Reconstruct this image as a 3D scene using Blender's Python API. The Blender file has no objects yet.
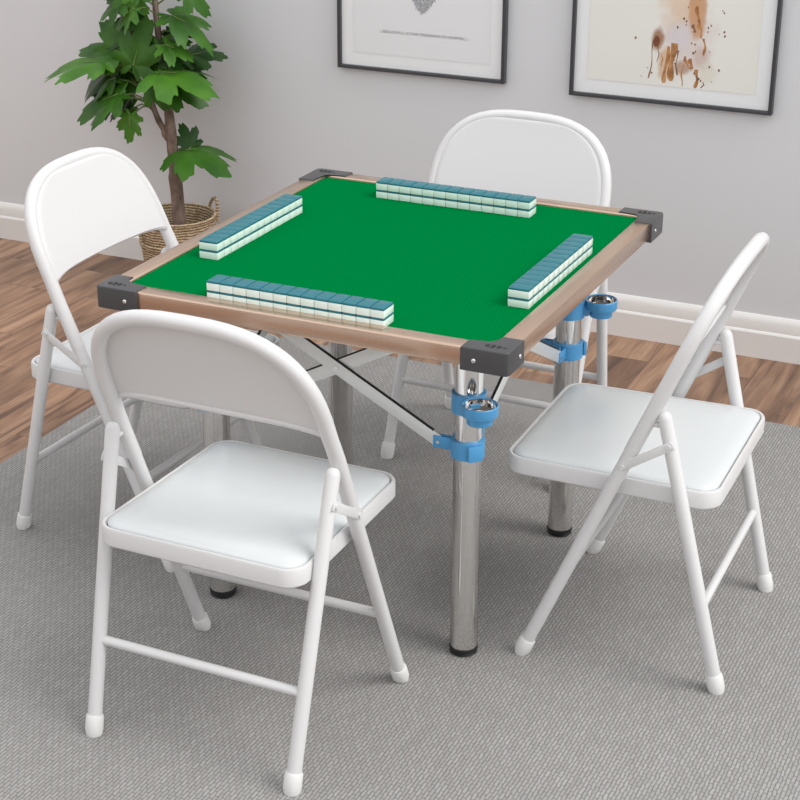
import bpy, bmesh, math, random
from mathutils import Vector, Matrix
random.seed(7)
C = bpy.context.scene.collection
PI = math.pi
H = 0.7594            # table top height
HX, HY = 0.437, 0.483 # half sizes of the table frame

# ------------------------------------------------------------------ materials
def lin(c):
    c = c / 255.0
    return c / 12.92 if c <= 0.04045 else ((c + 0.055) / 1.055) ** 2.4
def rgb(r, g, b): return (lin(r), lin(g), lin(b), 1)

def mat(name, col, rough=0.5, metal=0.0, **kw):
    m = bpy.data.materials.new(name); m.use_nodes = True
    b = m.node_tree.nodes['Principled BSDF']
    b.inputs['Base Color'].default_value = col
    b.inputs['Roughness'].default_value = rough
    b.inputs['Metallic'].default_value = metal
    for k, v in kw.items():
        b.inputs[k.replace('_', ' ')].default_value = v
    return m
def nd(m, t, **kw):
    n = m.node_tree.nodes.new(t)
    for k, v in kw.items():
        if hasattr(n, k): setattr(n, k, v)
        else: n.inputs[k].default_value = v
    return n
def lk(m, a, b): m.node_tree.links.new(a, b)
def coords(m, scale=(1, 1, 1), rot=(0, 0, 0), kind='Object', loc=(0, 0, 0)):
    tc = nd(m, 'ShaderNodeTexCoord'); mp = nd(m, 'ShaderNodeMapping')
    mp.inputs['Scale'].default_value = scale; mp.inputs['Rotation'].default_value = rot
    mp.inputs['Location'].default_value = loc
    lk(m, tc.outputs[kind], mp.inputs['Vector']); return mp.outputs['Vector']
def ramp(m, fac, stops):
    r = nd(m, 'ShaderNodeValToRGB'); cr = r.color_ramp
    while len(cr.elements) < len(stops): cr.elements.new(0.5)
    for e, (p, c) in zip(cr.elements, stops): e.position = p; e.color = c
    lk(m, fac, r.inputs['Fac']); return r.outputs['Color']
def mixc(m, fac, a, b, mode='MIX'):
    x = nd(m, 'ShaderNodeMix', data_type='RGBA', blend_type=mode)
    if hasattr(fac, 'is_linked'): lk(m, fac, x.inputs[0])
    else: x.inputs[0].default_value = fac
    for s, v in ((x.inputs[6], a), (x.inputs[7], b)):
        if hasattr(v, 'is_linked'): lk(m, v, s)
        else: s.default_value = v
    return x.outputs[2]
def bsdf(m): return m.node_tree.nodes['Principled BSDF']
def bump(m, hsock, strength, dist):
    b = nd(m, 'ShaderNodeBump'); b.inputs['Strength'].default_value = strength
    b.inputs['Distance'].default_value = dist
    lk(m, hsock, b.inputs['Height']); lk(m, b.outputs['Normal'], bsdf(m).inputs['Normal'])

def noise_bump(m, scale, strength, dist):
    n = nd(m, 'ShaderNodeTexNoise'); n.inputs['Scale'].default_value = scale
    lk(m, coords(m), n.inputs['Vector']); bump(m, n.outputs['Fac'], strength, dist)

M = {}
M['chair_white'] = mat('white_powder_coat', rgb(214, 213, 213), 0.32)
noise_bump(M['chair_white'], 300, 0.05, 0.001)
M['vinyl'] = mat('white_vinyl', rgb(208, 211, 212), 0.24)
noise_bump(M['vinyl'], 9, 0.25, 0.01)
M['rubber_white'] = mat('white_rubber', rgb(222, 221, 219), 0.5)
noise_bump(M['rubber_white'], 200, 0.1, 0.001)
M['chrome'] = mat('chrome', rgb(240, 238, 236), 0.11, 1.0)
M['steel'] = mat('steel_rivet', rgb(215, 215, 215), 0.25, 1.0)
M['black_rubber'] = mat('black_rubber', rgb(28, 28, 28), 0.6)
noise_bump(M['black_rubber'], 150, 0.2, 0.001)
M['emblem'] = mat('black_print_and_reflection', rgb(18, 18, 20), 0.6)  # emblem print; also colours the painted reflection on the braces
# brushed champagne rails
def brushed(name, axis):
    m = mat(name, rgb(214, 186, 164), 0.26, 0.9)
    sc = (2.5, 420, 420) if axis == 0 else (420, 2.5, 420)
    n = nd(m, 'ShaderNodeTexNoise'); n.inputs['Scale'].default_value = 1.0
    n.inputs['Detail'].default_value = 3
    lk(m, coords(m, sc), n.inputs['Vector'])
    lk(m, ramp(m, n.outputs['Fac'], [(0.3, rgb(200, 172, 152)), (0.7, rgb(212, 186, 166))]), bsdf(m).inputs['Base Color'])
    return m
M['rail_x'] = brushed('brushed_champagne_metal_along', 0)
M['rail_y'] = brushed('brushed_champagne_metal_across', 1)
M['bracket'] = mat('charcoal_plastic', rgb(66, 66, 68), 0.38)
noise_bump(M['bracket'], 500, 0.12, 0.0006)
M['blue'] = mat('blue_plastic', rgb(78, 152, 202), 0.38)
noise_bump(M['blue'], 90, 0.08, 0.001)
M['board'] = mat('table_underside', rgb(150, 146, 140), 0.6)
noise_bump(M['board'], 60, 0.1, 0.001)
M['brace'] = mat('white_painted_brace', rgb(222, 224, 222), 0.3, 0.15)
noise_bump(M['brace'], 100, 0.05, 0.001)
# green ribbed playing surface
m = M['felt'] = mat('green_playing_surface', rgb(0, 138, 78), 0.75)
v = coords(m, (1, 1, 1), (0, 0, math.radians(18)))
w = nd(m, 'ShaderNodeTexWave', wave_type='BANDS', bands_direction='X'); w.inputs['Scale'].default_value = 62
w.inputs['Distortion'].default_value = 0.0
lk(m, v, w.inputs['Vector'])
w2 = nd(m, 'ShaderNodeTexWave', wave_type='BANDS', bands_direction='Y'); w2.inputs['Scale'].default_value = 45
lk(m, v, w2.inputs['Vector'])
mx = nd(m, 'ShaderNodeMath', operation='MULTIPLY'); lk(m, w.outputs['Fac'], mx.inputs[0]); lk(m, w2.outputs['Fac'], mx.inputs[1])
lk(m, ramp(m, mx.outputs[0], [(0.1, rgb(0, 98, 46)), (0.9, rgb(0, 138, 70))]), bsdf(m).inputs['Base Color'])
bump(m, mx.outputs[0], 0.3, 0.0008)
bsdf(m).inputs['Specular IOR Level'].default_value = 0.0
# tiles
M['tile_white'] = mat('ivory_white_tile', rgb(226, 240, 232), 0.22)
noise_bump(M['tile_white'], 40, 0.03, 0.001)
M['tile_teal'] = mat('teal_tile_back', rgb(20, 106, 118), 0.3)
noise_bump(M['tile_teal'], 40, 0.03, 0.001)
# rug
m = M['rug'] = mat('grey_woven_rug', rgb(150, 150, 148), 0.95)
v = coords(m, (1, 1, 1), (0, 0, PI / 2))
nz = nd(m, 'ShaderNodeTexNoise'); nz.inputs['Scale'].default_value = 70
lk(m, v, nz.inputs['Vector'])
dv = nd(m, 'ShaderNodeVectorMath', operation='SCALE'); lk(m, nz.outputs['Color'], dv.inputs[0]); dv.inputs['Scale'].default_value = 0.006
av = nd(m, 'ShaderNodeVectorMath', operation='ADD'); lk(m, v, av.inputs[0]); lk(m, dv.outputs[0], av.inputs[1])
br = nd(m, 'ShaderNodeTexBrick'); br.inputs['Scale'].default_value = 1.0
br.inputs['Brick Width'].default_value = 0.022; br.inputs['Row Height'].default_value = 0.0075
br.inputs['Mortar Size'].default_value = 0.0016; br.inputs['Mortar Smooth'].default_value = 0.7
br.inputs['Color1'].default_value = rgb(162, 160, 158); br.inputs['Color2'].default_value = rgb(150, 148, 146)
br.inputs['Mortar'].default_value = rgb(120, 118, 116)
lk(m, av.outputs[0], br.inputs['Vector'])
big = nd(m, 'ShaderNodeTexNoise'); big.inputs['Scale'].default_value = 2.2
lk(m, coords(m), big.inputs['Vector'])
lk(m, mixc(m, 0.12, br.outputs['Color'], ramp(m, big.outputs['Fac'], [(0.3, rgb(150, 148, 146)), (0.7, rgb(215, 215, 215))]), 'OVERLAY'), bsdf(m).inputs['Base Color'])
inv = nd(m, 'ShaderNodeMath', operation='SUBTRACT'); inv.inputs[0].default_value = 1.0; lk(m, br.outputs['Fac'], inv.inputs[1])
bump(m, inv.outputs[0], 0.4, 0.0015)
bsdf(m).inputs['Specular IOR Level'].default_value = 0.1
# wood floor: boards running away from the camera
m = M['floor'] = mat('brown_wood_boards', rgb(140, 108, 82), 0.42)
v = coords(m, (1, 1, 1), (0, 0, PI / 2))
bk = nd(m, 'ShaderNodeTexBrick'); bk.inputs['Scale'].default_value = 1
bk.inputs['Brick Width'].default_value = 0.62; bk.inputs['Row Height'].default_value = 0.155
bk.inputs['Mortar Size'].default_value = 0.0012; bk.inputs['Mortar Smooth'].default_value = 0.2
bk.inputs['Bias'].default_value = 0.0; bk.offset = 0.37
bk.inputs['Color1'].default_value = (0, 0, 0, 1); bk.inputs['Color2'].default_value = (1, 1, 1, 1)
bk.inputs['Mortar'].default_value = (0.5, 0.5, 0.5, 1)
lk(m, v, bk.inputs['Vector'])
sh = nd(m, 'ShaderNodeVectorMath', operation='MULTIPLY_ADD')
lk(m, bk.outputs['Color'], sh.inputs[0]); sh.inputs[1].default_value = (3.1, 7.7, 0); lk(m, v, sh.inputs[2])
mp = nd(m, 'ShaderNodeMapping'); mp.inputs['Scale'].default_value = (1.6, 13, 1); lk(m, sh.outputs[0], mp.inputs['Vector'])
g1 = nd(m, 'ShaderNodeTexNoise'); g1.inputs['Scale'].default_value = 1.6; g1.inputs['Detail'].default_value = 6; g1.inputs['Distortion'].default_value = 1.0
lk(m, mp.outputs[0], g1.inputs['Vector'])
mp2 = nd(m, 'ShaderNodeMapping'); mp2.inputs['Scale'].default_value = (3, 130, 1); lk(m, sh.outputs[0], mp2.inputs['Vector'])
g2 = nd(m, 'ShaderNodeTexNoise'); g2.inputs['Scale'].default_value = 1.0; g2.inputs['Detail'].default_value = 3
lk(m, mp2.outputs[0], g2.inputs['Vector'])
wood = ramp(m, g1.outputs['Fac'], [(0.30, rgb(98, 72, 54)), (0.45, rgb(146, 113, 88)), (0.58, rgb(168, 134, 107)), (0.75, rgb(188, 156, 128))])
tone = ramp(m, bk.outputs['Color'], [(0.0, rgb(158, 150, 144)), (1.0, rgb(212, 208, 204))])
c1 = mixc(m, 1.0, wood, tone, 'MULTIPLY')
c2 = mixc(m, 0.45, c1, ramp(m, g2.outputs['Fac'], [(0.3, (0.38, 0.34, 0.31, 1)), (0.6, (0.62, 0.6, 0.58, 1))]), 'OVERLAY')
c3 = mixc(m, bk.outputs['Fac'], c2, rgb(70, 50, 38))
hs = nd(m, 'ShaderNodeHueSaturation'); hs.inputs['Value'].default_value = 1.55; hs.inputs['Saturation'].default_value = 0.95
lk(m, c3, hs.inputs['Color']); lk(m, hs.outputs[0], bsdf(m).inputs['Base Color'])
bump(m, g2.outputs['Fac'], 0.08, 0.001)
# wall paint, trim
m = M['wall'] = mat('grey_wall_paint', rgb(216, 216, 218), 0.85)
noise_bump(m, 160, 0.08, 0.001)
M['trim'] = mat('white_trim_paint', rgb(232, 229, 226), 0.4)
noise_bump(M['trim'], 60, 0.04, 0.001)
M['frame_dark'] = mat('dark_grey_frame', rgb(66, 66, 70), 0.4)
noise_bump(M['frame_dark'], 120, 0.08, 0.001)
M['paper'] = mat('white_paper', rgb(236, 236, 236), 0.7)
noise_bump(M['paper'], 200, 0.04, 0.0005)
M['paper_cool'] = mat('cool_white_paper', rgb(229, 229, 230), 0.7)
noise_bump(M['paper_cool'], 200, 0.04, 0.0005)
M['ink'] = mat('grey_ink', rgb(210, 210, 212), 0.8)
m = M['ink_drawing'] = mat('ink_drawing', rgb(90, 90, 90), 0.8)
n = nd(m, 'ShaderNodeTexVoronoi'); n.inputs['Scale'].default_value = 260
lk(m, coords(m), n.inputs['Vector'])
lk(m, ramp(m, n.outputs['Distance'], [(0.1, rgb(70, 70, 72)), (0.6, rgb(185, 185, 188))]), bsdf(m).inputs['Base Color'])
# watercolour sheet, painted in the sheet's own coordinates
def wc(name, stops, sc, alpha=None):
    m = mat(name, stops[0][1], 0.8)
    n = nd(m, 'ShaderNodeTexNoise'); n.inputs['Scale'].default_value = sc; n.inputs['Detail'].default_value = 4
    n.inputs['Distortion'].default_value = 0.8
    lk(m, coords(m), n.inputs['Vector'])
    lk(m, ramp(m, n.outputs['Fac'], stops), bsdf(m).inputs['Base Color']); return m
m = M['watercolour'] = mat('watercolour_sheet', rgb(232, 229, 222), 0.8)
tc = nd(m, 'ShaderNodeTexCoord')
nz = nd(m, 'ShaderNodeTexNoise'); nz.inputs['Scale'].default_value = 14; nz.inputs['Detail'].default_value = 5
lk(m, tc.outputs['Object'], nz.inputs['Vector'])
def blob(cx, cz, rx, rz, soft=0.35, wob=0.9):
    mp = nd(m, 'ShaderNodeMapping', vector_type='POINT')
    mp.inputs['Location'].default_value = (-cx / rx, 0, -cz / rz); mp.inputs['Scale'].default_value = (1 / rx, 0, 1 / rz)
    lk(m, tc.outputs['Object'], mp.inputs['Vector'])
    s = nd(m, 'ShaderNodeVectorMath', operation='LENGTH'); lk(m, mp.outputs[0], s.inputs[0])
    a = nd(m, 'ShaderNodeMath', operation='MULTIPLY_ADD'); lk(m, nz.outputs['Fac'], a.inputs[0]); a.inputs[1].default_value = wob * 1.6
    lk(m, s.outputs['Value'], a.inputs[2])
    r = nd(m, 'ShaderNodeMapRange'); lk(m, a.outputs[0], r.inputs['Value'])
    r.inputs['From Min'].default_value = 1 + wob * 0.8; r.inputs['From Max'].default_value = 1 + wob * 0.8 - soft
    r.clamp = True
    return r.outputs['Result']
def layer(prev, cx, cz, rx, rz, col, op, soft=0.35):
    mu = nd(m, 'ShaderNodeMath', operation='MULTIPLY'); lk(m, blob(cx, cz, rx, rz, soft), mu.inputs[0]); mu.inputs[1].default_value = op
    return mixc(m, mu.outputs[0], prev, col)
# (coordinates are metres from the lower middle of the picture; world x 0.113, z 0.73)
base = rgb(231, 229, 222)
c = layer(base, 0.04, 0.19, 0.10, 0.13, rgb(214, 200, 194), 0.75, 0.6)
c = layer(c, 0.025, 0.30, 0.08, 0.14, rgb(222, 190, 160), 0.7, 0.5)
c = layer(c, 0.07, 0.27, 0.03, 0.10, rgb(196, 140, 92), 0.75, 0.3)
c = layer(c, 0.02, 0.20, 0.045, 0.06, rgb(214, 208, 212), 0.8, 0.5)
c = layer(c, -0.045, 0.185, 0.022, 0.05, rgb(150, 98, 60), 0.85, 0.5)
c = layer(c, -0.048, 0.18, 0.010, 0.018, rgb(110, 50, 22), 0.85, 0.3)
c = layer(c, -0.02, 0.12, 0.028, 0.06, rgb(205, 165, 120), 0.7, 0.4)
c = layer(c, 0.035, 0.11, 0.03, 0.025, rgb(168, 124, 88), 0.7, 0.5)
c = layer(c, 0.085, 0.15, 0.03, 0.045, rgb(196, 166, 158), 0.6, 0.6)
c = layer(c, 0.105, 0.10, 0.035, 0.04, rgb(220, 214, 198), 0.6, 0.6)
lk(m, c, bsdf(m).inputs['Base Color'])
M['drip'] = wc('brown_watercolour', [(0.3, rgb(140, 84, 44)), (0.55, rgb(186, 132, 82)), (0.75, rgb(214, 176, 134))], 30)
M['drip_dark'] = wc('dark_brown_watercolour', [(0.3, rgb(96, 60, 38)), (0.7, rgb(150, 106, 72))], 30)
# plant
m = M['basket'] = mat('seagrass_weave', rgb(170, 144, 110), 0.85)
tc = nd(m, 'ShaderNodeTexCoord')
wv = nd(m, 'ShaderNodeTexWave', wave_type='BANDS', bands_direction='Z'); wv.inputs['Scale'].default_value = 34; wv.inputs['Distortion'].default_value = 3
wv.inputs['Detail'].default_value = 3; wv.inputs['Detail Scale'].default_value = 6
lk(m, tc.outputs['Object'], wv.inputs['Vector'])
nz = nd(m, 'ShaderNodeTexNoise'); nz.inputs['Scale'].default_value = 90; nz.inputs['Detail'].default_value = 4
lk(m, tc.outputs['Object'], nz.inputs['Vector'])
ad = nd(m, 'ShaderNodeMath', operation='MULTIPLY'); lk(m, wv.outputs['Fac'], ad.inputs[0]); lk(m, nz.outputs['Fac'], ad.inputs[1])
lk(m, ramp(m, ad.outputs[0], [(0.02, rgb(104, 82, 58)), (0.2, rgb(168, 142, 110)), (0.5, rgb(210, 188, 156))]), bsdf(m).inputs['Base Color'])
bump(m, ad.outputs[0], 0.8, 0.006)
m = M['bark'] = mat('bark', rgb(126, 104, 92), 0.85)
nz = nd(m, 'ShaderNodeTexNoise'); nz.inputs['Scale'].default_value = 22; nz.inputs['Detail'].default_value = 6
lk(m, coords(m, (2, 2, 1)), nz.inputs['Vector'])
lk(m, ramp(m, nz.outputs['Fac'], [(0.3, rgb(92, 74, 64)), (0.7, rgb(152, 130, 116))]), bsdf(m).inputs['Base Color'])
bump(m, nz.outputs['Fac'], 0.5, 0.004)
m = M['soil'] = mat('brown_soil', rgb(74, 54, 42), 0.95)
nz = nd(m, 'ShaderNodeTexNoise'); nz.inputs['Scale'].default_value = 60
lk(m, coords(m), nz.inputs['Vector'])
lk(m, ramp(m, nz.outputs['Fac'], [(0.35, rgb(52, 36, 28)), (0.65, rgb(104, 78, 60))]), bsdf(m).inputs['Base Color'])
bump(m, nz.outputs['Fac'], 1.0, 0.01)
def leafmat(name, a, b):
    m = mat(name, a, 0.42)
    nz = nd(m, 'ShaderNodeTexNoise'); nz.inputs['Scale'].default_value = 12; nz.inputs['Detail'].default_value = 3
    lk(m, coords(m), nz.inputs['Vector'])
    lk(m, ramp(m, nz.outputs['Fac'], [(0.3, a), (0.7, b)]), bsdf(m).inputs['Base Color'])
    bump(m, nz.outputs['Fac'], 0.3, 0.006)
    bsdf(m).inputs['Specular IOR Level'].default_value = 0.3
    return m
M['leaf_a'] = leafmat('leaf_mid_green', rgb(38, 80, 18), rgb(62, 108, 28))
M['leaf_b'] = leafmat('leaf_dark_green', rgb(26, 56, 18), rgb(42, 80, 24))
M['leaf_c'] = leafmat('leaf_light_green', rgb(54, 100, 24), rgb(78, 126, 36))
M['stem'] = mat('green_leaf_stalk', rgb(110, 128, 70), 0.6)

# ------------------------------------------------------------------ mesh helpers
def link(name, bm, m, parent=None, smooth=40, mats=None):
    bmesh.ops.recalc_face_normals(bm, faces=bm.faces)
    lim = math.radians(smooth)
    for f in bm.faces: f.smooth = True
    for e in bm.edges:
        if len(e.link_faces) == 2 and e.calc_face_angle(0) > lim: e.smooth = False
    me = bpy.data.meshes.new(name); bm.to_mesh(me); bm.free()
    o = bpy.data.objects.new(name, me); C.objects.link(o)
    for x in (mats or [m]): me.materials.append(x)
    if parent: o.parent = parent
    return o
def tube(bm, pts, r, seg=16, caps=True, flat=1.0):
    pts = [Vector(p) for p in pts]; n = len(pts)
    rs = r if isinstance(r, (list, tuple)) else [r] * n
    t0 = (pts[1] - pts[0]).normalized()
    up = Vector((0, 0, 1)) if abs(t0.z) < 0.9 else Vector((1, 0, 0))
    u = t0.cross(up).normalized(); rings = []
    for i, p in enumerate(pts):
        if i == 0: t = pts[1] - p
        elif i == n - 1: t = p - pts[i - 1]
        else: t = (pts[i + 1] - p).normalized() + (p - pts[i - 1]).normalized()
        t.normalize(); u = (u - t * u.dot(t)).normalized(); v = t.cross(u)
        rings.append([bm.verts.new(p + (u * math.cos(a) + v * math.sin(a) * flat) * rs[i]) for a in [2 * PI * k / seg for k in range(seg)]])
    for a, b in zip(rings[:-1], rings[1:]):
        for k in range(seg): bm.faces.new((a[k], a[(k + 1) % seg], b[(k + 1) % seg], b[k]))
    if caps: bm.faces.new(rings[0][::-1]); bm.faces.new(rings[-1])
    return rings
def rounded_end(pts, r, at_start=True):
    """adds small dome rings at an end of a tube path: returns points and radii"""
    pts = [Vector(p) for p in pts]; rs = [r] * len(pts)
    if not at_start: pts.reverse()
    d = (pts[0] - pts[1]).normalized(); ext = []; er = []
    for a in (80, 60, 35, 0):
        ext.append(pts[0] + d * r * math.sin(math.radians(a))); er.append(max(r * math.cos(math.radians(a)), r * 0.15))
    pts = ext + pts[1:]; rs = er + rs[1:]
    if not at_start: pts.reverse(); rs.reverse()
    return pts, rs
def box(bm, lo, hi, bev=0.0, seg=2):
    lo, hi = Vector(lo), Vector(hi)
    r = bmesh.ops.create_cube(bm, size=1, matrix=Matrix.Translation((lo + hi) / 2) @ Matrix.Diagonal((*(hi - lo), 1)))
    if bev > 0:
        es = list({e for v in r['verts'] for e in v.link_edges})
        bmesh.ops.bevel(bm, geom=es, offset=bev, segments=seg, profile=0.5, affect='EDGES')
def bar(bm, a, b, w, t, side, bev=0.0):
    """flat bar from a to b, w across in direction 'up', t thick along 'side'"""
    a, b = Vector(a), Vector(b); d = (b - a).normalized(); s = Vector(side).normalized()
    s = (s - d * s.dot(d)).normalized(); u = s.cross(d)
    L = (b - a).length
    mt = Matrix(((d.x, u.x, s.x, 0), (d.y, u.y, s.y, 0), (d.z, u.z, s.z, 0), (0, 0, 0, 1)))
    mt.translation = (a + b) / 2
    r = bmesh.ops.create_cube(bm, size=1, matrix=mt @ Matrix.Diagonal((L, w, t, 1)))
    if bev:
        es = list({e for v in r['verts'] for e in v.link_edges})
        bmesh.ops.bevel(bm, geom=es, offset=bev, segments=2, profile=0.5, affect='EDGES')
def lathe(bm, prof, c=(0, 0, 0), seg=32, a0=0, a1=2 * PI, mat_index=0):
    full = abs(a1 - a0 - 2 * PI) < 1e-6; c = Vector(c); n = seg if full else seg + 1; rings = []
    for r, z in prof:
        if r < 1e-6: rings.append([bm.verts.new(c + Vector((0, 0, z)))]); continue
        rings.append([bm.verts.new(c + Vector((r * math.cos(a0 + (a1 - a0) * k / seg), r * math.sin(a0 + (a1 - a0) * k / seg), z))) for k in range(n)])
    for a, b in zip(rings[:-1], rings[1:]):
        for k in range(seg):
            k2 = (k + 1) % n
            if len(a) == 1 and len(b) == 1: continue
            if len(a) == 1: bm.faces.new((a[0], b[k], b[k2]))
            elif len(b) == 1: bm.faces.new((a[k], a[k2], b[0]))
            else: bm.faces.new((a[k], a[k2], b[k2], b[k]))
def sphere(bm, c, r, scale=(1, 1, 1), u=14, v=8):
    bmesh.ops.create_uvsphere(bm, u_segments=u, v_segments=v, radius=r, matrix=Matrix.Translation(c) @ Matrix.Diagonal((*scale, 1)))
def tag(o, label=None, cat=None, group=None, kind=None):
    for k, v in (('label', label), ('category', cat), ('group', group), ('kind', kind)):
        if v: o[k] = v
    return o
def empty(name, loc, rz=0, **kw):
    o = bpy.data.objects.new(name, None); C.objects.link(o); o.location = loc; o.rotation_euler = (0, 0, rz)
    o.empty_display_size = 0.05
    return tag(o, **kw)

# ------------------------------------------------------------------ the room
FZ = -0.008
WY = 1.66
bm = bmesh.new(); box(bm, (-3.6, -5.0, FZ - 0.1), (3.8, WY + 0.1, FZ)); tag(link('floor', bm, M['floor']), kind='structure')
bm = bmesh.new(); box(bm, (-3.6, WY, FZ), (3.8, WY + 0.1, 2.7)); tag(link('wall_back', bm, M['wall']), kind='structure')
bm = bmesh.new(); box(bm, (-3.7, -5.0, FZ), (-3.6, WY + 0.1, 2.7)); tag(link('wall_left', bm, M['wall']), kind='structure')
# front wall (behind the camera) with two tall window openings
bm = bmesh.new()
for x0, x1, z0, z1 in ((-3.6, -2.6, FZ, 2.7), (-1.0, 0.2, FZ, 2.7), (1.8, 3.8, FZ, 2.7), (-2.6, -1.0, FZ, 0.5), (0.2, 1.8, FZ, 0.5), (-2.6, -1.0, 2.4, 2.7), (0.2, 1.8, 2.4, 2.7)):
    box(bm, (x0, -5.1, z0), (x1, -5.0, z1))
tag(link('wall_front', bm, M['wall']), kind='structure')
def baseboard(name, path_fn, flip=False):
    # moulding profile: (out from wall, height)
    prof = [(0.0, 0), (0.020, 0), (0.020, 0.078), (0.017, 0.083), (0.014, 0.085), (0.014, 0.112), (0.010, 0.124), (0.004, 0.131), (0.0, 0.132)]
    bm = bmesh.new(); ends = []
    for s in (0, 1): ends.append([bm.verts.new(path_fn(s, d, h + FZ)) for d, h in prof])
    n = len(prof)
    for k in range(n): bm.faces.new((ends[0][k], ends[0][(k + 1) % n], ends[1][(k + 1) % n], ends[1][k]))
    bm.faces.new(ends[0][::-1]); bm.faces.new(ends[1])
    tag(link(name, bm, M['trim'], smooth=25), kind='structure')
baseboard('baseboard_back', lambda s, d, h: (-3.6 + 7.4 * s, WY - d, h))
baseboard('baseboard_left', lambda s, d, h: (-3.6 + d, -5.0 + (WY - 0.02 + 5.0) * s, h))

# rug
bm = bmesh.new(); box(bm, (-1.155, -1.75, FZ), (2.1, 1.165, 0.0), 0.003, 2)
rug = link('rug', bm, M['rug']); tag(rug, 'large grey woven rug lying on the wooden floor under the table and chairs', 'rug')

# ------------------------------------------------------------------ table
T = empty('folding_table', (0, 0, 0), label='square folding mahjong table with green top, metal edge and chrome legs', cat='table')
FELT = H - 0.006
bm = bmesh.new(); box(bm, (-HX + 0.036, -HY + 0.036, H - 0.016), (HX - 0.036, HY - 0.036, FELT)); link('playing_surface', bm, M['felt'], T)['label'] = 'green ribbed playing surface'
bm = bmesh.new(); box(bm, (-HX + 0.03, -HY + 0.03, H - 0.030), (HX - 0.03, HY - 0.03, H - 0.0165)); link('underside_board', bm, M['board'], T)
RW, RH = 0.040, 0.037
def rail(lo, hi, m):
    bm = bmesh.new(); box(bm, lo, hi, 0.0035, 3); return link('edge_rail', bm, m, T)
for s in (-1, 1):
    y0, y1 = sorted((s * HY, s * (HY - RW)))
    rail((-HX + RW, y0, H - RH), (HX - RW, y1, H), M['rail_x'])
    x0, x1 = sorted((s * HX, s * (HX - RW)))
    rail((x0, -HY + RW, H - RH), (x1, HY - RW, H), M['rail_y'])
# corner brackets
def bracket(sx, sy, ax, ay):
    bm = bmesh.new(); o = 0.0055; zt, zb = H + 0.0025, H - 0.043; w = RW + 0.002; ch = 0.012
    X, Y = HX + o, HY + o
    # L-shaped outline, outer corner rounded
    out = [(X - 0.01, Y), (X - ax, Y), (X - ax, Y - w), (X - w - ch, Y - w), (X - w, Y - w - ch), (X - w, Y - ay), (X, Y - ay), (X, Y - 0.01), (X - 0.003, Y - 0.003)]
    out = [(sx * x, sy * y) for x, y in out]
    lo = [bm.verts.new((x, y, zb)) for x, y in out]; hi = [bm.verts.new((x, y, zt)) for x, y in out]
    n = len(out)
    for k in range(n): bm.faces.new((lo[k], lo[(k + 1) % n], hi[(k + 1) % n], hi[k]))
    bm.faces.new(lo[::-1]); top = bm.faces.new(hi)
    es = [e for e in bm.edges if abs(e.verts[0].co.z - zt) < 1e-6 and abs(e.verts[1].co.z - zt) < 1e-6]
    bmesh.ops.bevel(bm, geom=es, offset=0.003, segments=3, profile=0.5, affect='EDGES')
    b = link('corner_bracket', bm, M['bracket'], T)
    for c, sc in (((sx * (X - ax * 0.72), sy * (Y + 0.0005), H - 0.022), (1, .5, 1)), ((sx * (X + 0.0005), sy * (Y - ay * 0.72), H - 0.022), (.5, 1, 1))):
        bm = bmesh.new(); sphere(bm, c, 0.0048, sc); link('rivet', bm, M['steel'], b)
    # small pressed emblem of curled strokes on the top face
    bm = bmesh.new()
    cx, cy = sx * (X - 0.036), sy * (Y - 0.024)
    def arc(px, py, r, a0, a1):
        pts = [(px + r * math.cos(math.radians(a0 + (a1 - a0) * k / 10)), py + r * math.sin(math.radians(a0 + (a1 - a0) * k / 10)), zt + 0.0002) for k in range(11)]
        tube(bm, pts, 0.0009, 6)
    arc(cx - 0.014, cy, 0.0045, 40, 320); arc(cx - 0.004, cy + 0.003, 0.0035, -120, 150); arc(cx - 0.004, cy - 0.004, 0.0035, -150, 120)
    arc(cx + 0.006, cy, 0.005, -100, 100); tube(bm, [(cx + 0.005, cy - 0.005, zt + .0002), (cx + 0.005, cy + 0.005, zt + .0002)], 0.0009, 6)
    tube(bm, [(cx + 0.015, cy, zt + .0002), (cx + 0.022, cy, zt + .0002)], 0.0009, 6)
    link('emblem', bm, M['emblem'], b)
bracket(-1, -1, .095, .077); bracket(1, -1, .095, .080); bracket(1, 1, .097, .097); bracket(-1, 1, .095, .104)
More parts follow.
